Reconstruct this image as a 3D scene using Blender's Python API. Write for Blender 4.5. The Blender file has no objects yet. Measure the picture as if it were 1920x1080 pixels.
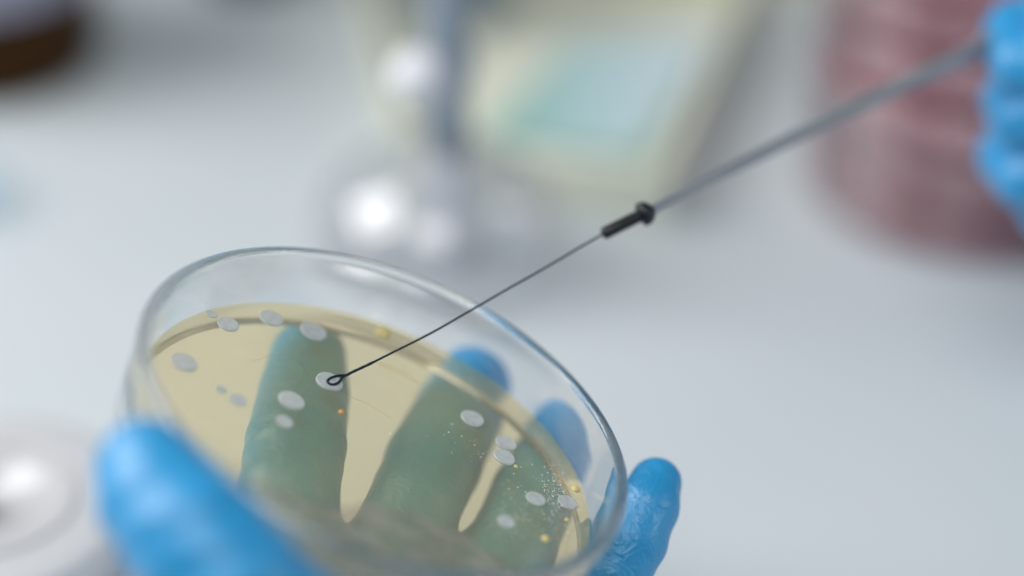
import bpy, bmesh, math, random
import numpy as np
from mathutils import Vector, Matrix

random.seed(7)
rng = np.random.default_rng(7)
S = bpy.context.scene
COL = S.collection
R = math.radians

# ------------------------------------------------------------------ camera
PITCH = R(32.0)
CAM = Vector((0.0, 0.0, 0.325))
RIGHT = Vector((1, 0, 0))
UP = Vector((0, math.sin(PITCH), math.cos(PITCH)))
FWD = Vector((0, math.cos(PITCH), -math.sin(PITCH)))
LENS = 85.0
FPX = LENS / 36.0 * 1920.0
cd = bpy.data.cameras.new("camera")
cd.lens = LENS
cd.sensor_width = 36.0
cd.clip_start = 0.005
cd.clip_end = 50.0
cd.dof.use_dof = True
cd.dof.focus_distance = 0.437
cd.dof.aperture_fstop = 2.8
cam = bpy.data.objects.new("camera", cd)
COL.objects.link(cam)
cam.location = CAM
cam.rotation_euler = (math.pi / 2 - PITCH, 0, 0)
S.camera = cam

# ------------------------------------------------------------------ exposure, world, lamps
S.view_settings.view_transform = 'Standard'
S.view_settings.look = 'None'
S.view_settings.exposure = 0.0
S.view_settings.gamma = 1.0
S.cycles.use_denoising = True
S.cycles.max_bounces = 26
S.cycles.transmission_bounces = 24
S.cycles.glossy_bounces = 24
S.cycles.transparent_max_bounces = 24
S.cycles.sample_clamp_indirect = 4.0
S.cycles.blur_glossy = 0.6

W = bpy.data.worlds.new("World")
S.world = W
W.use_nodes = True
bg = W.node_tree.nodes["Background"]
bg.inputs[0].default_value = (0.80, 0.90, 1.0, 1)
bg.inputs[1].default_value = 0.25

def lamp(name, loc, target, sx, sy, power, col):
    d = bpy.data.lights.new(name, 'AREA')
    d.shape = 'RECTANGLE'
    d.size, d.size_y = sx, sy
    d.energy = power
    d.color = col
    o = bpy.data.objects.new(name, d)
    COL.objects.link(o)
    o.location = loc
    o.rotation_euler = (Vector(target) - Vector(loc)).to_track_quat('-Z', 'Y').to_euler()
    return o

lamp("window_lamp", (-0.66, 0.52, 0.62), (-0.14, 0.34, 0.0), 0.62, 0.56, 7.4, (1.0, 0.985, 0.985))
lamp("ceiling_lamp", (-0.10, -0.10, 0.95), (-0.05, 0.36, 0.0), 0.5, 0.5, 3.8, (1.0, 0.985, 0.96))
lamp("added_glint_lamp", (0.60, 0.25, 0.30), (0.0, 0.55, 0.02), 0.14, 0.14, 0.60, (1.0, 0.98, 0.96))  # small lamp added only for glints on the spirit lamp and dish rim

# ------------------------------------------------------------------ placing helpers
def at(px, py, depth):
    """photo pixel + distance along the lens axis -> point in the room (metres)"""
    return CAM + RIGHT * ((px - 960) / FPX * depth) - UP * ((py - 540) / FPX * depth) + FWD * depth

def ray_plane(px, py, p0, n):
    d = (at(px, py, 1.0) - CAM)
    t = (p0 - CAM).dot(n) / d.dot(n)
    return CAM + d * t

def bench(px, py, z=0.0):
    return ray_plane(px, py, Vector((0, 0, z)), Vector((0, 0, 1)))

def cv(x, y, z):
    return RIGHT * x - UP * y + FWD * z

# dish frame: rim circle centre and normal
RIM_C = CAM + cv(-0.0209, 0.0194, 0.4174)
DN = cv(0.376, -0.792, -0.481).normalized()
DISH_H = 0.0162
AGAR_Z = 0.0044
BASE_C = RIM_C - DN * DISH_H
DX = (RIGHT - DN * RIGHT.dot(DN)).normalized()
DY = DN.cross(DX)
DISH_M = Matrix((DX, DY, DN)).transposed().to_4x4()
DISH_M.translation = BASE_C
DISH_I = DISH_M.inverted()

def on_dish(px, py, w):
    """point on the plane parallel to the dish floor, w metres above the underside"""
    return ray_plane(px, py, BASE_C + DN * w, DN)

# ------------------------------------------------------------------ object helpers
def tag(o, label=None, cat=None, group=None, kind=None):
    if label: o['label'] = label
    if cat: o['category'] = cat
    if group: o['group'] = group
    if kind: o['kind'] = kind
    return o

def empty(name, loc=(0, 0, 0), label=None, cat=None, group=None):
    o = bpy.data.objects.new(name, None)
    o.empty_display_size = 0.01
    COL.objects.link(o)
    o.location = loc
    return tag(o, label, cat, group)

def link(name, me, mats, parent=None, smooth=True, loc=None):
    o = bpy.data.objects.new(name, me)
    COL.objects.link(o)
    for m in (mats if isinstance(mats, (list, tuple)) else [mats]):
        if m.name not in [x.name for x in me.materials if x]:
            me.materials.append(m)
    if smooth and len(me.polygons):
        me.polygons.foreach_set('use_smooth', [True] * len(me.polygons))
    if parent: o.parent = parent
    if loc is not None: o.location = loc
    return o

def mesh(name, verts, faces, orient=True):
    me = bpy.data.meshes.new(name)
    me.from_pydata([tuple(v) for v in verts], [], [tuple(f) for f in faces])
    me.update()
    if orient:
        bm = bmesh.new(); bm.from_mesh(me)
        bmesh.ops.recalc_face_normals(bm, faces=bm.faces)
        bm.to_mesh(me); bm.free()
    return me

def lathe(prof, n=96, closed=False, cap=True, wob=None):
    """revolve (r, z) profile; closed = profile is a ring, else poles are capped"""
    V, F = [], []
    m = len(prof)
    for i in range(n):
        a = 2 * math.pi * i / n
        k = wob(a) if wob else 1.0
        for r, z in prof:
            V.append((r * k * math.cos(a), r * k * math.sin(a), z))
    for i in range(n):
        j = (i + 1) % n
        for k in range(m if closed else m - 1):
            l = (k + 1) % m
            F.append((i * m + k, j * m + k, j * m + l, i * m + l))
    if not closed and cap:
        F.append(tuple(i * m for i in reversed(range(n))))
        F.append(tuple(i * m + m - 1 for i in range(n)))
    return V, F

def tube(points, radii, n=16, cap=True):
    P = [Vector(p) for p in points]
    V, F = [], []
    t0 = (P[1] - P[0]).normalized()
    ref = Vector((0, 0, 1)) if abs(t0.z) < 0.9 else Vector((1, 0, 0))
    x = t0.cross(ref).normalized()
    for i, p in enumerate(P):
        t = (P[min(i + 1, len(P) - 1)] - P[max(i - 1, 0)]).normalized()
        x = (x - t * x.dot(t)).normalized()
        y = t.cross(x)
        r = radii[i] if isinstance(radii, (list, tuple)) else radii
        for k in range(n):
            a = 2 * math.pi * k / n
            V.append(p + (x * math.cos(a) + y * math.sin(a)) * r)
    for i in range(len(P) - 1):
        for k in range(n):
            l = (k + 1) % n
            F.append((i * n + k, i * n + l, (i + 1) * n + l, (i + 1) * n + k))
    if cap:
        F.append(tuple(reversed(range(n))))
        b = (len(P) - 1) * n
        F.append(tuple(b + k for k in range(n)))
    return V, F

def box(sx, sy, sz, bev=0.0, seg=3, c=(0, 0, 0)):
    bm = bmesh.new()
    bmesh.ops.create_cube(bm, size=1.0)
    for v in bm.verts:
        v.co = Vector((v.co.x * sx, v.co.y * sy, v.co.z * sz)) + Vector(c)
    if bev:
        bmesh.ops.bevel(bm, geom=list(bm.edges), offset=bev, segments=seg, affect='EDGES', profile=0.5)
    me = bpy.data.meshes.new("box")
    bm.to_mesh(me); bm.free()
    return me

# ------------------------------------------------------------------ materials
def mat(name):
    m = bpy.data.materials.new(name)
    m.use_nodes = True
    nt = m.node_tree
    return m, nt, nt.nodes["Principled BSDF"]

def principled(name, col, rough=0.5, metal=0.0, spec=0.5, noise=None, bump=None, coat=0.0):
    """noise=(scale, col2, detail) colour mottling; bump=(scale, strength, distance)"""
    m, nt, b = mat(name)
    b.inputs['Base Color'].default_value = (*col, 1)
    b.inputs['Roughness'].default_value = rough
    b.inputs['Metallic'].default_value = metal
    b.inputs['Specular IOR Level'].default_value = spec
    b.inputs['Coat Weight'].default_value = coat
    tc = nt.nodes.new('ShaderNodeTexCoord')
    if noise:
        n = nt.nodes.new('ShaderNodeTexNoise')
        n.inputs['Scale'].default_value = noise[0]
        n.inputs['Detail'].default_value = 4
        nt.links.new(tc.outputs['Object'], n.inputs['Vector'])
        mx = nt.nodes.new('ShaderNodeMix'); mx.data_type = 'RGBA'
        mx.inputs[6].default_value = (*col, 1)
        mx.inputs[7].default_value = (*noise[1], 1)
        nt.links.new(n.outputs['Fac'], mx.inputs[0])
        nt.links.new(mx.outputs[2], b.inputs['Base Color'])
    if bump:
        n = nt.nodes.new('ShaderNodeTexNoise')
        n.inputs['Scale'].default_value = bump[0]
        n.inputs['Detail'].default_value = 5
        nt.links.new(tc.outputs['Object'], n.inputs['Vector'])
        bp = nt.nodes.new('ShaderNodeBump')
        bp.inputs['Strength'].default_value = bump[1]
        bp.inputs['Distance'].default_value = bump[2]
        nt.links.new(n.outputs['Fac'], bp.inputs['Height'])
        nt.links.new(bp.outputs[0], b.inputs['Normal'])
    return m

def glass(name, col=(1, 1, 1), ior=1.5, rough=0.0):
    m, nt, b = mat(name)
    nt.nodes.remove(b)
    g = nt.nodes.new('ShaderNodeBsdfGlass')
    g.inputs['Color'].default_value = (*col, 1)
    g.inputs['IOR'].default_value = ior
    g.inputs['Roughness'].default_value = rough
    nt.links.new(g.outputs[0], nt.nodes['Material Output'].inputs[0])
    return m

def thin(name, tint, ior=1.45, rough=0.03, milk=0.0, milk_col=(0.8, 0.8, 0.8), bump=None, noise=None):
    """thin clear sheet: tinted see-through, Fresnel gloss, and a share of milky scatter"""
    m, nt, b = mat(name)
    nt.nodes.remove(b)
    L = nt.links.new
    tr = nt.nodes.new('ShaderNodeBsdfTransparent'); tr.inputs[0].default_value = (*tint, 1)
    last = tr.outputs[0]
    tc = nt.nodes.new('ShaderNodeTexCoord')
    if milk > 0:
        df = nt.nodes.new('ShaderNodeBsdfDiffuse'); df.inputs[0].default_value = (*milk_col, 1)
        tl = nt.nodes.new('ShaderNodeBsdfTranslucent'); tl.inputs[0].default_value = (*milk_col, 1)
        a = nt.nodes.new('ShaderNodeMixShader'); a.inputs[0].default_value = 0.4
        L(df.outputs[0], a.inputs[1]); L(tl.outputs[0], a.inputs[2])
        mx = nt.nodes.new('ShaderNodeMixShader'); mx.inputs[0].default_value = milk
        if noise:
            n = nt.nodes.new('ShaderNodeTexNoise'); n.inputs['Scale'].default_value = noise[0]
            n.inputs['Detail'].default_value = 4
            L(tc.outputs['Object'], n.inputs['Vector'])
            mr = nt.nodes.new('ShaderNodeMapRange')
            mr.inputs[1].default_value = 0.3; mr.inputs[2].default_value = 0.7
            mr.inputs[3].default_value = milk * (1 - noise[1]); mr.inputs[4].default_value = milk * (1 + noise[1])
            L(n.outputs['Fac'], mr.inputs[0]); L(mr.outputs[0], mx.inputs[0])
        L(last, mx.inputs[1]); L(a.outputs[0], mx.inputs[2])
        last = mx.outputs[0]
    gl = nt.nodes.new('ShaderNodeBsdfGlossy'); gl.inputs['Roughness'].default_value = rough
    fr = nt.nodes.new('ShaderNodeFresnel')
    gm = nt.nodes.new('ShaderNodeNewGeometry')          # a thin sheet reflects alike from both sides
    im = nt.nodes.new('ShaderNodeMapRange')
    im.inputs[3].default_value = ior; im.inputs[4].default_value = 1.0 / ior
    L(gm.outputs['Backfacing'], im.inputs[0]); L(im.outputs[0], fr.inputs[0])
    if bump:
        n = nt.nodes.new('ShaderNodeTexNoise'); n.inputs['Scale'].default_value = bump[0]
        n.inputs['Detail'].default_value = 3
        L(tc.outputs['Object'], n.inputs['Vector'])
        bp = nt.nodes.new('ShaderNodeBump'); bp.inputs['Strength'].default_value = bump[1]
        bp.inputs['Distance'].default_value = bump[2]
        L(n.outputs['Fac'], bp.inputs['Height'])
        L(bp.outputs[0], gl.inputs['Normal']); L(bp.outputs[0], fr.inputs['Normal'])
    mx2 = nt.nodes.new('ShaderNodeMixShader')
    L(fr.outputs[0], mx2.inputs[0]); L(last, mx2.inputs[1]); L(gl.outputs[0], mx2.inputs[2])
    L(mx2.outputs[0], nt.nodes['Material Output'].inputs[0])
    return m

M_BENCH = principled("bench_laminate", (0.605, 0.65, 0.67), 0.42, noise=(9, (0.55, 0.605, 0.625)), bump=(500, 0.08, 0.0004))
M_WALLGLASS = thin("clear_polystyrene", (0.99, 0.995, 1.0), ior=1.18, rough=0.02, milk=0.0)
def add_refraction(m, share):
    nt = m.node_tree
    out = nt.nodes['Material Output']
    g = nt.nodes.new('ShaderNodeBsdfGlass'); g.inputs['IOR'].default_value = 1.5
    g.inputs['Roughness'].default_value = 0.0
    mx = nt.nodes.new('ShaderNodeMixShader'); mx.inputs[0].default_value = share
    nt.links.new(out.inputs[0].links[0].from_socket, mx.inputs[1])
    nt.links.new(g.outputs[0], mx.inputs[2])
    nt.links.new(mx.outputs[0], out.inputs[0])
add_refraction(M_WALLGLASS, 0.88)
M_FLOOR = thin("clear_dish_floor", (0.98, 0.985, 0.985))
M_CLEAR = thin("clear_thin_plastic", (0.95, 0.955, 0.955), milk=0.06)
M_BLACK = principled("black_plastic", (0.006, 0.008, 0.012), 0.35)
M_WIRE = principled("dark_wire", (0.012, 0.022, 0.04), 0.35, metal=0.4)
M_ROD = principled("grey_metal_rod", (0.27, 0.30, 0.33), 0.45, metal=0.4)
M_CHROME = principled("chrome", (0.80, 0.82, 0.85), 0.09, metal=1.0)
M_STEEL = principled("blue_grey_metal", (0.32, 0.38, 0.45), 0.35, metal=0.3)

def glove_material():
    m, nt, b = mat("blue_nitrile_glove")
    L = nt.links.new
    b.inputs['Roughness'].default_value = 0.43
    b.inputs['Specular IOR Level'].default_value = 1.0
    b.inputs['Sheen Weight'].default_value = 0.12
    b.inputs['Sheen Roughness'].default_value = 0.4
    b.inputs['Subsurface Weight'].default_value = 0.0
    tc = nt.nodes.new('ShaderNodeTexCoord')
    n = nt.nodes.new('ShaderNodeTexNoise'); n.inputs['Scale'].default_value = 60; n.inputs['Detail'].default_value = 4
    L(tc.outputs['Object'], n.inputs['Vector'])
    mx = nt.nodes.new('ShaderNodeMix'); mx.data_type = 'RGBA'
    mx.inputs[6].default_value = (0.000, 0.27, 0.60, 1)
    mx.inputs[7].default_value = (0.001, 0.33, 0.68, 1)
    L(n.outputs['Fac'], mx.inputs[0]); L(mx.outputs[2], b.inputs['Base Color'])
    f = nt.nodes.new('ShaderNodeTexNoise'); f.inputs['Scale'].default_value = 1400; f.inputs['Detail'].default_value = 4
    g = nt.nodes.new('ShaderNodeTexNoise'); g.inputs['Scale'].default_value = 210; g.inputs['Detail'].default_value = 3
    g.inputs['Distortion'].default_value = 1.2
    L(tc.outputs['Object'], f.inputs['Vector']); L(tc.outputs['Object'], g.inputs['Vector'])
    b1 = nt.nodes.new('ShaderNodeBump'); b1.inputs['Strength'].default_value = 0.35; b1.inputs['Distance'].default_value = 0.0002
    b2 = nt.nodes.new('ShaderNodeBump'); b2.inputs['Strength'].default_value = 0.6; b2.inputs['Distance'].default_value = 0.001
    L(g.outputs['Fac'], b2.inputs['Height']); L(f.outputs['Fac'], b1.inputs['Height'])
    L(b2.outputs[0], b1.inputs['Normal']); L(b1.outputs[0], b.inputs['Normal'])
    return m
M_GLOVE = glove_material()

# ------------------------------------------------------------------ the bench
BT = link("bench_top", box(2.4, 2.2, 0.03, 0.002, 2, (0, 0.75, -0.015)), M_BENCH, smooth=False)
tag(BT, "pale grey laminate laboratory bench top", kind='structure')

# ------------------------------------------------------------------ the held dish
def agar_material():
    m = thin("amber_agar", (1.0, 0.92, 0.71), ior=1.34, rough=0.10, milk=0.19, milk_col=(1.0, 0.86, 0.44), bump=(240, 0.15, 0.0004), noise=(45, 0.25))
    return m
M_AGAR = agar_material()
M_AGARSIDE = thin("amber_agar_side", (0.99, 0.95, 0.88), ior=1.05, rough=0.2, milk=0.05, milk_col=(0.95, 0.62, 0.36))

dish = empty("petri_dish", (0, 0, 0), "tilted clear petri dish of amber agar held up in the blue gloved hand", "petri dish")
dish.matrix_world = DISH_M
RO, TH = 0.0450, 0.0015
wall_prof = [(RO - 0.0008, 0.0003), (RO - 0.0005, 0.0), (RO - 0.0004, 0.002)]
wall_prof = []
# outer side upward, rounded thickened rim, inner side downward, closed
def arc(cx, cz, r, a0, a1, n):
    return [(cx + r * math.cos(R(a0 + (a1 - a0) * i / n)), cz + r * math.sin(R(a0 + (a1 - a0) * i / n))) for i in range(n + 1)]
rr = 0.0011
wall_prof += [(RO - 0.0012, 0.0), (RO - 0.0007, 0.0003), (RO - 0.0006, 0.004), (RO - 0.0004, 0.0095), (RO - 0.0001, DISH_H - 0.0024)]
wall_prof += arc(RO - rr, DISH_H - rr, rr, 0, 180, 10)
wall_prof += [(RO - 2 * rr + 0.00035, DISH_H - 0.0028), (RO - TH - 0.0006, 0.0095), (RO - TH - 0.0010, 0.0050), (RO - TH - 0.0014, 0.0014), (RO - TH - 0.0018, 0.0)]
V, F = lathe(wall_prof, 220, closed=True)
link("wall", mesh("dish_wall", V, F), M_WALLGLASS, dish)
V, F = lathe([(0.0001, 0.0006), (0.02, 0.0006), (RO - TH - 0.00185, 0.0006)], 160, cap=False)
link("floor", mesh("dish_floor", V, [f[::-1] for f in F], orient=False), M_FLOOR, dish, smooth=False)
# agar with a small meniscus against the wall; top faces get the agar itself, underside/side a faint tint
AR = RO - TH - 0.00155
prof = [(0.0001, AGAR_Z)] + [(AR * k / 12, AGAR_Z) for k in range(1, 11)]
prof += [(AR - 0.0020, AGAR_Z + 0.00002), (AR - 0.0010, AGAR_Z + 0.00010), (AR - 0.0004, AGAR_Z + 0.00024), (AR + 0.0002, AGAR_Z + 0.00050)]
V, F = lathe(prof, 160, cap=False)
top_n = len(F)
agar_me = mesh("agar", V, [f[::-1] for f in F], orient=False)
agar = link("agar", agar_me, M_AGAR, dish)
V, F = lathe([(0.0001, 0.00125), (AR - 0.0014, 0.00125), (AR - 0.0005, 0.0016), (AR - 0.0001, 0.0026), (AR, AGAR_Z + 0.0002)], 160, cap=False)
link("agar_underside", mesh("agar_underside", V, F), M_AGARSIDE, dish)

# colonies on the agar (photo position, width in pixels)
M_COL = thin("pale_colony", (0.80, 0.84, 0.84), ior=1.4, rough=0.25, milk=0.74, milk_col=(0.80, 0.84, 0.85), noise=(700, 0.12))
M_COLY = principled("yellow_colony", (0.62, 0.52, 0.16), 0.3, noise=(900, (0.70, 0.62, 0.30)))
M_COLO = principled("orange_colony", (0.66, 0.36, 0.09), 0.3)
col_prof = [(1.0, 0.0), (1.0, 0.045), (0.975, 0.10), (0.93, 0.125), (0.86, 0.12), (0.75, 0.105), (0.5, 0.11), (0.25, 0.12), (0.02, 0.122)]
dome_prof = [(1.0, 0.0), (1.02, 0.12), (0.95, 0.32), (0.80, 0.50), (0.55, 0.64), (0.28, 0.71), (0.03, 0.73)]
def colony(px, py, w, material, prof, wob=None, label=None, h=1.0, name="colony"):
    p = on_dish(px, py, AGAR_Z + 0.00005)
    l = DISH_I @ p
    depth = (p - CAM).dot(FWD)
    r = 0.5 * w * depth / FPX
    V, F = lathe([(a * r, b * r * h) for a, b in prof], 48, cap=True, wob=wob)
    o = link(name, mesh("colony", V, F), material, agar)
    o.location = (l.x, l.y, AGAR_Z + 0.00003 + max(0.0, math.hypot(l.x, l.y) + r - (AR - 0.0010)) * 0.3)
    o.rotation_euler = (0, 0, random.uniform(0, 6.28))
    if label: o['label'] = label
    return o
def soft(a0, amp):
    return lambda a: 1 + amp * math.sin(2 * a + a0) + amp * 0.6 * math.sin(3 * a + 2 * a0)
for i, (px, py, w) in enumerate([(395, 592, 22), (427, 609, 43), (508, 598, 47), (587, 623, 52), (345, 681, 52), (415, 731, 22),
        (446, 751, 34), (546, 752, 52), (533, 791, 34), (617, 717, 54), (885, 786, 47), (948, 832, 42), (945, 858, 44), (1004, 936, 40), (949, 979, 35)]):
    colony(px, py, w, M_COL, col_prof, soft(i * 1.3, 0.022), h=1.5)
colony(1064, 942, 40, M_COL, col_prof, lambda a: 1 + 0.05 * math.sin(7 * a) + 0.035 * math.sin(12 * a + 1), "white colony with a lobed edge")
for px, py, w in [(718, 626, 30), (1078, 919, 17), (1023, 1011, 17), (967, 875, 9), (1063, 975, 9)]:
    colony(px, py, w, M_COLY, dome_prof, soft(px, 0.02), "small domed yellow colony")
M_WET = thin("wet_growth", (0.93, 0.94, 0.94), ior=1.4, rough=0.05, milk=0.40, milk_col=(0.82, 0.84, 0.85))
colony(622, 716, 25, M_WET, dome_prof, soft(1.0, 0.09), "wet torn growth under the loop", h=0.55, name="torn_growth")
colony(640, 773, 12, M_COLO, dome_prof, None, "tiny orange colony")

# specks of dust and broken growth strewn over the near right of the agar: nobody could count them
M_SPECK = principled("pale_specks", (0.84, 0.86, 0.85), 0.5)
SV, SF = [], []
def speck(px, py, r):
    l = DISH_I @ on_dish(px, py, AGAR_Z)
    b = len(SV)
    z = AGAR_Z + 0.00004
    for dx, dy, dz in ((1, 0, 0), (0, 1, 0), (-1, 0, 0), (0, -1, 0), (0, 0, 1)):
        SV.append((l.x + dx * r * random.uniform(.6, 1.2), l.y + dy * r * random.uniform(.6, 1.2), z + dz * r * 0.6))
    for a in range(4):
        SF.append((b + a, b + (a + 1) % 4, b + 4))
for cx, cy, sx, sy, n in [(1035, 905, 12, 22, 90), (1040, 935, 26, 18, 80), (985, 930, 40, 45, 90), (905, 850, 60, 28, 45), (1000, 985, 70, 32, 80), (840, 805, 45, 12, 10), (1050, 985, 20, 40, 50)]:
    for k in range(n):
        speck(random.gauss(cx, sx), random.gauss(cy, sy), random.choice([0.00007, 0.00008, 0.0001, 0.00016]))
sp = link("specks", mesh("specks", SV, SF), M_SPECK, dish, smooth=False)
sp['kind'] = 'stuff'

# scratches left in the agar by the loop: fine raised curved lines
M_SCR = thin("agar_scratch", (0.98, 0.90, 0.62), rough=0.1, milk=0.35, milk_col=(0.85, 0.78, 0.45))
def scratch(pts, r):
    P = [DISH_I @ on_dish(x, y, AGAR_Z + 0.00002) for x, y in pts]
    Q = []
    for i in range(len(P) - 1):
        for k in range(6):
            Q.append(P[i].lerp(P[i + 1], k / 6))
    Q.append(P[-1])
    V, F = tube(Q, r, 6)
    link("scratch", mesh("scratch", V, F), M_SCR, agar)
scratch([(703, 678), (735, 688), (765, 703), (785, 718)], 0.00007)
scratch([(712, 684), (742, 697), (778, 716)], 0.00005)
scratch([(650, 742), (690, 757), (735, 785)], 0.00003)
scratch([(1078, 960), (1082, 985), (1068, 1000), (1060, 1040)], 0.00007)
scratch([(1000, 820), (1020, 850), (1035, 880), (1040, 910)], 0.00005)
scratch([(470, 680), (500, 668), (530, 664)], 0.00003)

# greyish brown see-through film on the agar against the near wall
M_FILM = thin("grey_brown_film", (0.84, 0.80, 0.74), rough=0.4, milk=0.36, milk_col=(0.62, 0.56, 0.50), noise=(200, 0.6))
def film_thickness(m):
    """the film thins out to nothing along its inner edge (mesh attribute 'thickness')"""
    nt = m.node_tree
    out = nt.nodes['Material Output']
    at_ = nt.nodes.new('ShaderNodeAttribute'); at_.attribute_name = "thickness"
    tr = nt.nodes.new('ShaderNodeBsdfTransparent')
    mx = nt.nodes.new('ShaderNodeMixShader')
    nt.links.new(at_.outputs['Fac'], mx.inputs[0])
    nt.links.new(tr.outputs[0], mx.inputs[1])
    nt.links.new(out.inputs[0].links[0].from_socket, mx.inputs[2])
    nt.links.new(mx.outputs[0], out.inputs[0])
film_thickness(M_FILM)
film_px = [(440, 845), (500, 895), (560, 925), (632, 946), (700, 938), (780, 958), (860, 998), (930, 1040), (990, 1075)]
film_w = [0.0, 0.5, 0.9, 1, 1, 1, 1, 0.7, 0.0]
inner, outer, wts = [], [], []
for i in range(len(film_px) - 1):
    for k in range(6):
        t = k / 6
        x, y = [film_px[i][c] + (film_px[i + 1][c] - film_px[i][c]) * t for c in (0, 1)]
        y += 3 * math.sin(i * 6 + k * 1.3)
        l = DISH_I @ on_dish(x, y, AGAR_Z)
        a = math.atan2(l.y, l.x)
        inner.append((l.x, l.y)); outer.append((math.cos(a) * (AR - 0.0006), math.sin(a) * (AR - 0.0006)))
        wts.append(film_w[i] + (film_w[i + 1] - film_w[i]) * t)
V, F, TW = [], [], []
m = 10
for (ix, iy), (ox, oy), w in zip(inner, outer, wts):
    for k in range(m):
        t = (k / (m - 1)) ** 2
        V.append((ix + (ox - ix) * t, iy + (oy - iy) * t, AGAR_Z + 0.00002 + 0.0002 * math.sin(min(t * 3, 1.57))))
        TW.append(w * min(1.0, t * 14))
for i in range(len(inner) - 1):
    for k in range(m - 1):
        F.append((i * m + k, (i + 1) * m + k, (i + 1) * m + k + 1, i * m + k + 1))
fm = mesh("grey_brown_film", V, F)
fm.attributes.new("thickness", 'FLOAT', 'POINT').data.foreach_set("value", TW)
link("grey_brown_film", fm, M_FILM, dish)

# ------------------------------------------------------------------ inoculating loop
tip = on_dish(628, 713, AGAR_Z + 0.0005)
def dep(p): return (p - CAM).dot(FWD)
dt = dep(tip)
loop = empty("inoculating_loop", at(1165, 422, 0.452), "inoculating loop with dark wire, black collar and slim grey rod touching a colony", "inoculating loop")
def wp(o, pts): return [p - o.location for p in pts]
COLLAR_D, HAND_D = 0.452, 0.510
wire_px = [(649, 704), (662, 697), (690, 684), (720, 669), (752, 653), (784, 637), (822, 617), (862, 594), (905, 569), (950, 543), (1000, 515), (1045, 489), (1085, 465), (1118, 446), (1140, 433)]
pts = []
for x, y in wire_px:
    t = (x - 628) / (1140 - 628)
    pts.append(at(x, y, dt + (COLLAR_D - dt) * t))
# Catmull-Rom smoothing
def smooth_path(P, k=6):
    Q = []
    for i in range(len(P) - 1):
        p0, p1, p2, p3 = P[max(i - 1, 0)], P[i], P[i + 1], P[min(i + 2, len(P) - 1)]
        for s in range(k):
            t = s / k
            Q.append(0.5 * ((2 * p1) + (p2 - p0) * t + (2 * p0 - 5 * p1 + 4 * p2 - p3) * t * t + (3 * p1 - p0 - 3 * p2 + p3) * t ** 3))
    Q.append(P[-1])
    return Q
sp_ = smooth_path(pts)
rad = []
for i in range(len(sp_)):
    t = i / (len(sp_) - 1)
    r = 0.00021
    if t < 0.17: r = 0.00027 + 0.00003 * math.sin(i * 2.1)        # doubled, twisted end
    rad.append(r)
V, F = tube(wp(loop, sp_), rad, 10)
link("wire", mesh("wire", V, F), M_WIRE, loop)
ring = [(649, 704), (640, 704), (628, 706), (618, 710), (614, 716), (620, 721), (630, 720), (638, 714), (642, 708), (652, 702)]
rp = smooth_path([on_dish(x, y, AGAR_Z + 0.0005) for x, y in ring])
V, F = tube(wp(loop, rp), 0.00026, 10)
link("wire_ring", mesh("wire_ring", V, F), M_WIRE, loop)
a, b = at(1130, 439, COLLAR_D - 0.0004), at(1222, 394, COLLAR_D + 0.002)
ax = (b - a)
def along(t): return a + ax * t
V, F = tube(wp(loop, [along(t) for t in (0.0, 0.015, 0.05, 0.4, 0.74, 0.76)]), [0.0008, 0.0011, 0.0012, 0.0012, 0.0012, 0.0012], 24)
link("collar", mesh("collar", V, F), M_BLACK, loop)
V, F = tube(wp(loop, [along(t) for t in (0.74, 0.765, 0.80, 0.88, 0.94, 1.0, 1.03)]), [0.0012, 0.0020, 0.00235, 0.0023, 0.0020, 0.0013, 0.0009], 24)
link("collar_flange", mesh("collar_flange", V, F), M_BLACK, loop)
rod_px = [(1215, 397.5, 0), (1260, 372, .08), (1330, 336, .18), (1420, 292, .32), (1530, 236, .48), (1640, 184, .66), (1740, 137, .82), (1850, 84, 1.0), (2060, -18, 1.35), (2260, -116, 1.7)]
rodp = [at(x, y, COLLAR_D + 0.002 + (HAND_D - COLLAR_D - 0.002) * t) for x, y, t in rod_px]
V, F = tube(wp(loop, smooth_path(rodp)), [0.00090 + 0.0009 * min(1, i / 42) for i in range((len(rodp) - 1) * 6 + 1)], 24)
link("rod", mesh("rod", V, F), M_ROD, loop)

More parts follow.
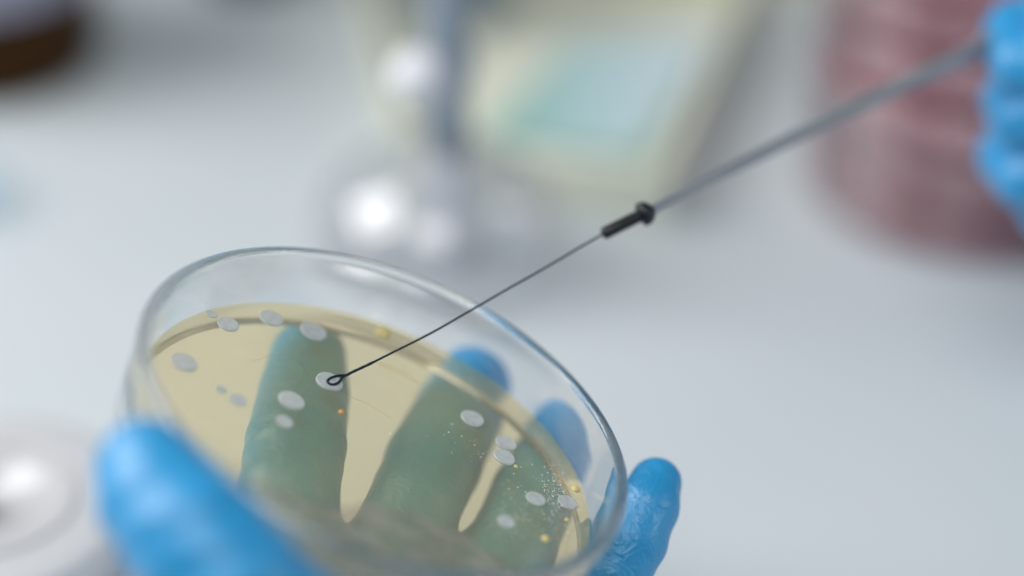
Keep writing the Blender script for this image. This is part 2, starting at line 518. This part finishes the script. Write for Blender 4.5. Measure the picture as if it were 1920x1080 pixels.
# ------------------------------------------------------------------ hands: one continuous surface each, from a distance field
def surface_nets(Fv, org, h):
    s = Fv < 0
    nx, ny, nz = Fv.shape
    c = np.zeros((nx - 1, ny - 1, nz - 1), int)
    for dx in (0, 1):
        for dy in (0, 1):
            for dz in (0, 1):
                c += s[dx:nx - 1 + dx, dy:ny - 1 + dy, dz:nz - 1 + dz]
    act = (c > 0) & (c < 8)
    idx = -np.ones(act.shape, int)
    I = np.argwhere(act)
    idx[act] = np.arange(len(I))
    acc = np.zeros((len(I), 3)); cnt = np.zeros(len(I))
    corners = [(dx, dy, dz) for dx in (0, 1) for dy in (0, 1) for dz in (0, 1)]
    for ca in corners:
        for axis in range(3):
            if ca[axis] == 1: continue
            cb = list(ca); cb[axis] = 1
            fa = Fv[I[:, 0] + ca[0], I[:, 1] + ca[1], I[:, 2] + ca[2]]
            fb = Fv[I[:, 0] + cb[0], I[:, 1] + cb[1], I[:, 2] + cb[2]]
            x = (fa < 0) != (fb < 0)
            t = np.where(x, fa / np.where(x, fa - fb, 1), 0)
            p = np.tile(np.array(ca, float), (len(I), 1)); p[:, axis] += t
            acc[x] += p[x]; cnt[x] += 1
    verts = (I + acc / cnt[:, None]) * h + org
    quads = []
    for axis in range(3):
        o = [k for k in range(3) if k != axis]
        sa = [slice(None)] * 3; sb = [slice(None)] * 3
        sa[axis] = slice(0, -1); sb[axis] = slice(1, None)
        A, B = s[tuple(sa)], s[tuple(sb)]
        E = np.argwhere(A != B)
        ok = (E[:, o[0]] > 0) & (E[:, o[1]] > 0) & (E[:, o[0]] < Fv.shape[o[0]] - 1) & (E[:, o[1]] < Fv.shape[o[1]] - 1)
        E = E[ok]
        def cell(d0, d1):
            q = E.copy(); q[:, o[0]] -= d0; q[:, o[1]] -= d1
            return idx[q[:, 0], q[:, 1], q[:, 2]]
        q = np.stack([cell(1, 1), cell(0, 1), cell(0, 0), cell(1, 0)], 1)
        flip = A[E[:, 0], E[:, 1], E[:, 2]]
        if axis == 1: flip = ~flip
        q[~flip] = q[~flip][:, ::-1]
        quads.append(q)
    return verts, np.concatenate(quads)

def smin(a, b, k):
    hh = np.clip(0.5 + 0.5 * (b - a) / k, 0, 1)
    return b * (1 - hh) + a * hh - k * hh * (1 - hh)

def cone(P, a, b, ra, rb):
    a = np.array(a); b = np.array(b)
    ba = b - a
    t = np.clip(((P - a) @ ba) / (ba @ ba), 0, 1)
    return np.linalg.norm(P - a - t[:, None] * ba, axis=1) - (ra + (rb - ra) * t)

def wavy(P, f, seed):
    r = np.random.default_rng(seed)
    v = np.zeros(len(P))
    for k in range(5):
        d = r.normal(size=3); d /= np.linalg.norm(d)
        v += np.sin(P @ d * f * (0.7 + 0.5 * k) + r.uniform(0, 6.28) + 1.3 * np.sin(P @ r.normal(size=3) * f * 0.5)) / (1 + 0.5 * k)
    return v / 2.5

def chain(P, pts, rads, k=0.003, seed=0, wr=0.0):
    d = None
    for i in range(len(pts) - 1):
        e = cone(P, pts[i], pts[i + 1], rads[i], rads[i + 1])
        d = e if d is None else smin(d, e, 0.0006)
    if wr:
        # creases of the glove across the finger, strongest near the joints
        near = np.abs(d) < 0.0025
        Q = P[near]
        dd = wr * 0.55 * wavy(Q, 150, seed + 31) + wr * 0.3 * wavy(Q, 330, seed + 37)
        for j in range(1, len(pts) - 1):
            a = np.array(pts[j]); t = np.array(pts[j + 1]) - np.array(pts[j - 1]); t = t / np.linalg.norm(t)
            s = (Q - a) @ t
            w = np.exp(-(s / 0.0085) ** 2)
            dd += wr * 1.1 * w * np.sin(s * 2 * math.pi / 0.0075 + 3.2 * wavy(Q, 190, seed + j)) * np.clip(0.15 + 0.9 * wavy(Q, 130, seed + 9 + j), 0, 1)
        d[near] += dd
    return d

def build_hand(name, chains, palm, lo, hi, h, cut=None):
    """chains: list of (points, radii, crease depth); palm: list of cones; all in room metres"""
    n = np.ceil((hi - lo) / h).astype(int) + 1
    g = [lo[i] + h * np.arange(n[i]) for i in range(3)]
    def inside(P3, pad):
        a, b = P3.min(0) - pad, P3.max(0) + pad
        return tuple(slice(max(0, int((a[i] - lo[i]) / h)), min(int(n[i]), int((b[i] - lo[i]) / h) + 2)) for i in range(3))
    def pts_of(sl):
        X, Y, Z = np.meshgrid(*[g[i][sl[i]] for i in range(3)], indexing='ij')
        return np.stack([X.ravel(), Y.ravel(), Z.ravel()], 1), X.shape
    FAR = 0.03
    pd = np.full(n, FAR)
    for a, b, ra, rb in palm:
        sl = inside(np.array([a, b]), max(ra, rb) + 0.014)
        P, sh = pts_of(sl)
        pd[sl] = smin(pd[sl], cone(P, a, b, ra, rb).reshape(sh), 0.012)
    d = np.full(n, FAR)
    for q, (pts, rads, wr) in enumerate(chains):
        sl = inside(np.array(pts), max(rads) + 0.006)
        P, sh = pts_of(sl)
        d[sl] = smin(d[sl], chain(P, pts, rads, 0.0035, seed=q * 50 + 3, wr=wr).reshape(sh), 0.0012)
    d = smin(d, pd, 0.007)
    if cut is not None:
        # the pads press flat against the underside of the dish
        c0, cn, gap = np.array(cut[0]), np.array(cut[1]), cut[2]
        idx = np.abs(d) < 0.02
        I = np.argwhere(idx)
        P = lo + I * h
        s = (P - c0) @ cn
        rad2 = np.linalg.norm((P - c0) - s[:, None] * cn, axis=1)
        s = s + gap
        cyl = np.maximum(np.maximum(-s, s - (DISH_H + 0.002)), rad2 - (RO + 0.0003))
        d[idx] = -smin(-d[idx], cyl, 0.0012)
    verts, quads = surface_nets(d, lo, h)
    org = verts.mean(0)
    me = bpy.data.meshes.new(name)
    me.from_pydata((verts - org).tolist(), [], quads.tolist())
    me.update()
    bm = bmesh.new(); bm.from_mesh(me)
    bmesh.ops.smooth_vert(bm, verts=bm.verts, factor=0.5, use_axis_x=True, use_axis_y=True, use_axis_z=True)
    bmesh.ops.recalc_face_normals(bm, faces=bm.faces)
    bm.to_mesh(me); bm.free()
    o = link(name, me, M_GLOVE)
    o.location = Vector(org)
    return o

def finger(pxs, rads, lift=0.0004):
    """px points along a finger lying against the dish underside"""
    return [tuple(on_dish(x, y, -r - lift - dz)) for (x, y, dz), r in zip(pxs, rads)]

ir = [0.0073, 0.0085, 0.0092, 0.0091, 0.0094]
index_p = finger([(577, 672, 0), (570, 740, 0), (553, 840, 0), (540, 930, .002), (520, 1100, .010)], ir)
mr = [0.0078, 0.0087, 0.0091, 0.0086, 0.0089]
middle_p = finger([(885, 725, 0), (858, 780, 0), (812, 870, 0), (775, 950, .002), (700, 1110, .010)], mr)
gr = [0.0066, 0.0076, 0.0082, 0.0081, 0.0087]
ring_p = finger([(1065, 806, 0), (1045, 850, 0), (1000, 930, 0), (966, 1010, .003), (870, 1140, .012)], gr)
pr = [0.0050, 0.0061, 0.0066, 0.0068, 0.0078]
pinky_p = [tuple(at(*q)) for q in [(1229, 907, .449), (1213, 950, .446), (1184, 1012, .444), (1148, 1085, .443)]] + finger([(1040, 1200, .014)], pr[4:])
thumb_p = [tuple(at(*q)) for q in [(275, 880, .372), (300, 930, .370), (365, 1010, .366), (440, 1100, .364), (540, 1230, .370)]]
tr_ = [0.0080, 0.0095, 0.0105, 0.0107, 0.0114]
wrist = at(760, 1560, .372)
palm_l = []
for p, r in ((index_p[-1], .0095), (middle_p[-1], .010), (ring_p[-1], .0095), (pinky_p[-1], .0085)):
    palm_l.append((p, tuple(Vector(wrist).lerp(Vector(p), 0.25) - DN * 0.004), r, 0.016))
palm_l.append((thumb_p[-1], tuple(wrist), .0115, .018))
arm_end = at(830, 1950, .37)
palm_l.append((tuple(wrist), tuple(arm_end), .022, .026))
chains = [(index_p, ir, .00022), (middle_p, mr, .00022), (ring_p, gr, .00022), (pinky_p, pr, .00022), (thumb_p, tr_, .0006)]
allp = np.array([p for c in chains for p in c[0]] + [tuple(wrist), tuple(arm_end)])
HL = build_hand("gloved_hand", chains, palm_l, allp.min(0) - 0.03, allp.max(0) + 0.03, 0.00085, cut=(tuple(BASE_C), tuple(DN), 0.0003))
tag(HL, "blue gloved hand cupping the petri dish from below, thumb at front left", "hand")

# right hand gripping the rod, just entering at the top right
r1 = [0.0080, 0.0078, 0.0070, 0.0062]
rh = [
    ([tuple(at(*q)) for q in [(2088, 10, 0.551), (1910, 62, 0.518), (1914, 118, 0.506), (1973, 128, 0.502)]], [0.0086, 0.0074, 0.0066, 0.0060], .0003),
    ([tuple(at(*q)) for q in [(2098, 110, 0.561), (1906, 188, 0.524), (1916, 225, 0.512), (1978, 205, 0.506)]], [0.0088, 0.0074, 0.0066, 0.0060], .0003),
    ([tuple(at(*q)) for q in [(2098, 220, 0.571), (1900, 292, 0.528), (1926, 335, 0.518), (1988, 310, 0.512)]], [0.0086, 0.0076, 0.0068, 0.0060], .0003),
    ([tuple(at(*q)) for q in [(2098, 330, 0.581), (1963, 385, 0.541), (1973, 410, 0.531), (2018, 390, 0.524)]], [0.0076, 0.0062, 0.0056, 0.0050], .0003),
    ([tuple(at(*q)) for q in [(2208, -40, 0.511), (2108, 20, 0.499), (2028, 30, 0.498), (1978, 20, 0.500)]], [0.0105, 0.0092, 0.0085, 0.0070], .0003),
]
rw = at(2408, 260, 0.556)
palm_r = [(rh[i][0][0], tuple(Vector(rh[i][0][0]).lerp(rw, .7)), .0095, .016) for i in range(4)]
palm_r.append((rh[4][0][0], tuple(rw), .012, .018))
arm2 = at(2768, 430, 0.546)
palm_r.append((tuple(rw), tuple(arm2), .022, .026))
allp = np.array([p for c in rh for p in c[0]] + [tuple(rw), tuple(arm2)])
HR = build_hand("gloved_hand", rh, palm_r, allp.min(0) - 0.03, allp.max(0) + 0.03, 0.0010)
tag(HR, "blue gloved hand with curled fingers gripping the rod at the right edge", "hand")

# ------------------------------------------------------------------ stack of red agar dishes
M_RED = thin("blood_agar", (0.94, 0.40, 0.48), ior=1.2, rough=0.2, milk=0.75, milk_col=(0.97, 0.32, 0.41), noise=(40, 0.15))
M_SHELL = thin("clear_dish_plastic", (0.985, 0.975, 0.98), ior=1.32, rough=0.15, milk=0.08, milk_col=(0.92, 0.84, 0.87))
sc = bench(1815, 347)
def shell(r, z0, z1, t, floor_z, n=96):
    """thin-walled pan: outer wall, rim, inner wall, floor"""
    if floor_z == 'bottom':
        return lathe([(0.001, z0), (r - 0.0006, z0), (r, z0 + 0.0006), (r, z1), (r - t, z1), (r - t, z0 + t), (0.001, z0 + t)], n, cap=False)
    return lathe([(0.001, z1), (r - 0.0006, z1), (r, z1 - 0.0006), (r, z0), (r - t, z0), (r - t, z1 - t), (0.001, z1 - t)], n, cap=False)
pan_me = mesh("pan", *shell(0.0425, 0.0, 0.0125, 0.0011, 'bottom'))
lid_me = mesh("lid", *shell(0.0450, 0.0035, 0.0140, 0.0011, 'top'))
V, F = lathe([(0.001, 0.0015), (0.0410, 0.0015), (0.0410, 0.0098), (0.0400, 0.0096), (0.001, 0.0096)], 96, cap=False)
red_me = mesh("red_agar", V, F)
words = ["lowest", "second lowest", "third from the bottom", "fourth from the bottom", "fifth from the bottom", "topmost"]
for i in range(6):
    t = empty("agar_dish", sc + Vector((0.0012 * math.sin(i * 2.3), 0.0012 * math.cos(i * 1.7), 0.0002 + i * 0.0143)),
              "clear lidded dish of red agar, %s in the stack at the right" % words[i], "petri dish", "stacked dishes of red agar")
    link("pan", pan_me, M_SHELL, t); link("lid", lid_me, M_SHELL, t); link("red_agar", red_me, M_RED, t)

# ------------------------------------------------------------------ spirit lamp
bc = bench(822, 487)
bur = empty("spirit_lamp", bc, "round clear glass spirit lamp with blue grey wick tube and white side knob", "spirit lamp")
M_LAMPGLASS = thin("clear_lamp_glass", (0.97, 0.975, 0.985), ior=2.3, rough=0.14, milk=0.17, milk_col=(0.92, 0.92, 0.94))
V, F = lathe([(0.0005, 0.0012), (0.020, 0.0010), (0.0275, 0.0002), (0.0305, 0.0014), (0.0318, 0.0050), (0.0320, 0.0090)] +
             [(0.032 * math.cos(R(a)), 0.009 + 0.024 * math.sin(R(a))) for a in range(8, 79, 5)] + [(0.0058, 0.0335), (0.0005, 0.0340)], 120, cap=False)
link("lamp_body", mesh("lamp_body", V, F), M_LAMPGLASS, bur)
M_WICK = principled("pale_wick", (0.62, 0.63, 0.72), 0.7)
V, F = tube([(0.0030, 0, 0.0315), (0.0032, 0.0, 0.02), (0.004, -0.001, 0.008), (0.006, -0.002, 0.004)], 0.0045, 16)
link("wick", mesh("wick", V, F), M_WICK, bur)
V, F = tube([(0.0030, 0, 0.0342), (0.0030, 0, 0.045), (0.0028, 0, 0.075), (0.0020, 0, 0.1)], [0.0056, 0.0052, 0.0050, 0.0050], 32)
link("wick_tube", mesh("tube", V, F), M_STEEL, bur)
V, F = lathe([(0.0066, 0.052), (0.0070, 0.053), (0.0070, 0.060), (0.0066, 0.061)], 32)
link("collar", mesh("lamp_collar", V, F), M_STEEL, bur, loc=(0.0028, 0, 0))
M_KNOB = principled("white_knob", (0.80, 0.81, 0.85), 0.25)
V, F = tube([(0.000, -0.004, 0.0565), (-0.003, -0.009, 0.0575)], 0.0022, 16)
link("knob_stem", mesh("stem", V, F), M_CHROME, bur)
kv, kf = lathe([(0.0005, -0.0068)] + [(0.0070 * math.cos(R(a)), 0.0068 * math.sin(R(a))) for a in range(-75, 76, 15)] + [(0.0005, 0.0068)], 32)
o = link("knob", mesh("knob", kv, kf), M_KNOB, bur); o.location = (-0.0035, -0.0125, 0.0595)

# ------------------------------------------------------------------ cream tray with a blue green pack in it
M_CREAM = principled("cream_plastic", (0.70, 0.72, 0.59), 0.4, noise=(20, (0.74, 0.76, 0.64)))
def pack_material():
    m, nt, b = mat("green_blue_pack")
    L = nt.links.new
    b.inputs['Roughness'].default_value = 0.35
    tc = nt.nodes.new('ShaderNodeTexCoord')
    sx = nt.nodes.new('ShaderNodeSeparateXYZ'); L(tc.outputs['Generated'], sx.inputs[0])
    cr = nt.nodes.new('ShaderNodeValToRGB')
    e = cr.color_ramp.elements
    e[0].position = 0.05; e[0].color = (0.26, 0.48, 0.41, 1)
    e[1].position = 0.95; e[1].color = (0.66, 0.77, 0.83, 1)
    k = cr.color_ramp.elements.new(0.40); k.color = (0.42, 0.61, 0.62, 1)
    L(sx.outputs[0], cr.inputs[0]); L(cr.outputs[0], b.inputs['Base Color'])
    return m
M_PACK = pack_material()
def quad_prism(P, z0, z1, bev=0.0015):
    """upright slab over four bench points"""
    bm = bmesh.new()
    lo = [bm.verts.new((p.x, p.y, z0)) for p in P]
    hi = [bm.verts.new((p.x, p.y, z1)) for p in P]
    bm.faces.new(list(reversed(lo))); bm.faces.new(hi)
    for i in range(4):
        j = (i + 1) % 4
        bm.faces.new((lo[i], lo[j], hi[j], hi[i]))
    bmesh.ops.recalc_face_normals(bm, faces=bm.faces)
    bmesh.ops.bevel(bm, geom=list(bm.edges), offset=bev, segments=3, affect='EDGES', profile=0.5)
    me = bpy.data.meshes.new("slab"); bm.to_mesh(me); bm.free()
    return me
T0, T1, T2, T3 = bench(745, 335), bench(1248, 425), bench(1425, -10), bench(640, -70)   # near left, near right, far right, far left
tc_ = (T0 + T1 + T2 + T3) / 4
tray = empty("cream_tray", tc_, "shallow cream plastic tray lying behind the spirit lamp", "tray")
def sub(P): return [p - tc_ for p in P]
link("tray_floor", quad_prism(sub([T0, T1, T2, T3]), 0.0002, 0.004), M_CREAM, tray)
C4 = [T0, T1, T2, T3]
for i in range(4):
    p, q = C4[i], C4[(i + 1) % 4]
    d = (q - p).normalized(); nrm = Vector((-d.y, d.x, 0))
    w = 0.0035
    a_, b_ = p + d * 0.0001, q - d * (w + 0.0002)
    link("tray_side", quad_prism(sub([a_, b_, b_ + nrm * w, a_ + nrm * w]), 0.0042, 0.016, 0.001), M_CREAM, tray)
P0, P1, P2, P3 = bench(905, 292, .004), bench(1210, 312, .004), bench(1345, 95, .004), bench(1060, 120, .004)
pk = link("blue_green_pack", quad_prism([p - P0 for p in (P0, P1, P2, P3)], 0.0003, 0.007, 0.002), M_PACK)
pk.location = (P0.x, P0.y, 0.0042)
tag(pk, "flat pack shading from green to pale blue lying in the cream tray", "pack")

# ------------------------------------------------------------------ things at the far edge of the picture
M_AMBER = principled("amber_bottle_glass", (0.004, 0.003, 0.002), 0.3, spec=0.08, noise=(25, (0.075, 0.030, 0.005)))
M_LABEL = principled("bottle_label", (0.40, 0.40, 0.52), 0.6)
bt = empty("reagent_bottle", bench(-30, 108), "dark amber reagent bottle with a pale lavender label at the top left", "bottle")
V, F = lathe([(0.031, 0.0), (0.0335, 0.0012), (0.035, 0.0045), (0.035, 0.085), (0.033, 0.095), (0.026, 0.104), (0.016, 0.112), (0.0145, 0.116), (0.0145, 0.124)], 72)
link("body", mesh("bottle_body", V, F), M_AMBER, bt)
V, F = lathe([(0.0351, 0.0285), (0.03535, 0.0285), (0.03535, 0.075), (0.0351, 0.075)], 72, closed=True)
link("label", mesh("bottle_label", V, F), M_LABEL, bt)
V, F = lathe([(0.0175, 0.116), (0.018, 0.117), (0.018, 0.136), (0.0165, 0.138)], 48)
link("cap", mesh("bottle_cap", V, F), M_BLACK, bt)

M_NAVY = principled("navy_plastic", (0.015, 0.035, 0.075), 0.3)
nv = empty("navy_jar", bench(470, -48), "dark navy screw jar whose foot just shows at the top edge", "jar")
V, F = lathe([(0.0145, 0.0), (0.016, 0.0012), (0.0165, 0.004), (0.0165, 0.038), (0.015, 0.041)], 64)
link("body", mesh("jar_body", V, F), M_NAVY, nv)
V, F = lathe([(0.0175, 0.0412), (0.018, 0.042), (0.018, 0.053), (0.017, 0.0545)], 64)
link("lid", mesh("jar_lid", V, F), M_NAVY, nv)

M_GREYBLUE = principled("grey_blue_plastic", (0.30, 0.37, 0.44), 0.45)
gb = empty("grey_blue_beaker", bench(850, 20, 0.0042) , "grey blue plastic beaker standing in the tray behind the spirit lamp", "beaker")
V, F = lathe([(0.0150, 0.0003), (0.0165, 0.001), (0.0170, 0.003), (0.0180, 0.055), (0.0190, 0.057), (0.0180, 0.0585), (0.0165, 0.056), (0.0155, 0.004), (0.0005, 0.0035)], 64)
link("body", mesh("beaker_body", V, F), M_GREYBLUE, gb)
M_PINK = principled("pink_plastic", (0.55, 0.30, 0.34), 0.4)
hv, hf = tube([(-0.0105, -0.0195, 0.018), (-0.0105, -0.0200, 0.050)], 0.0022, 16)
link("pink_strip", mesh("pink_strip", hv, hf), M_PINK, gb)

M_TAN = principled("tan_card", (0.52, 0.42, 0.24), 0.6)
tn = link("tan_box", box(0.10, 0.04, 0.03, 0.002, 2, (0, 0, 0.0152)), M_TAN)
tn.location = bench(1470, -92); tn.rotation_euler = (0, 0, R(4))
tag(tn, "tan card box at the top edge behind the tray", "box")

# ------------------------------------------------------------------ clear glassware at the lower left
M_GLASSW = thin("whitened_clear_glass", (0.95, 0.96, 0.97), ior=1.8, rough=0.28, milk=0.75, milk_col=(0.96, 0.96, 0.97))  # clear glass; milky white colour stands in for its bright reflections
ed = empty("glass_dish", bench(-15, 1035), "empty glass dish, whitened for its reflections, standing upside down at the lower left", "dish")
V, F = lathe([(0.031, 0.0002), (0.032, 0.0010), (0.032, 0.0120), (0.0312, 0.0133), (0.0295, 0.0140), (0.001, 0.0140), (0.001, 0.0122), (0.0285, 0.0122), (0.0298, 0.0112), (0.0300, 0.0002)], 96, closed=True)
link("body", mesh("glass_dish", V, F), M_GLASSW, ed)
V, F = lathe([(0.018, 0.0140), (0.0186, 0.0149), (0.0196, 0.0149), (0.0202, 0.0140)], 72, closed=True)
link("foot_ring", mesh("foot_ring", V, F), M_GLASSW, ed)

M_PALEBLUE = thin("pale_blue_plastic", (0.93, 0.97, 1.0), ior=1.3, rough=0.3, milk=0.25, milk_col=(0.80, 0.90, 0.96))
pb = empty("pale_blue_cap", bench(-70, 386), "translucent pale blue cap at the left edge of the bench", "cap")
V, F = lathe([(0.0115, 0.0003), (0.012, 0.001), (0.012, 0.0095), (0.0112, 0.0108), (0.009, 0.0112)], 48)
link("body", mesh("cap_body", V, F), M_PALEBLUE, pb)
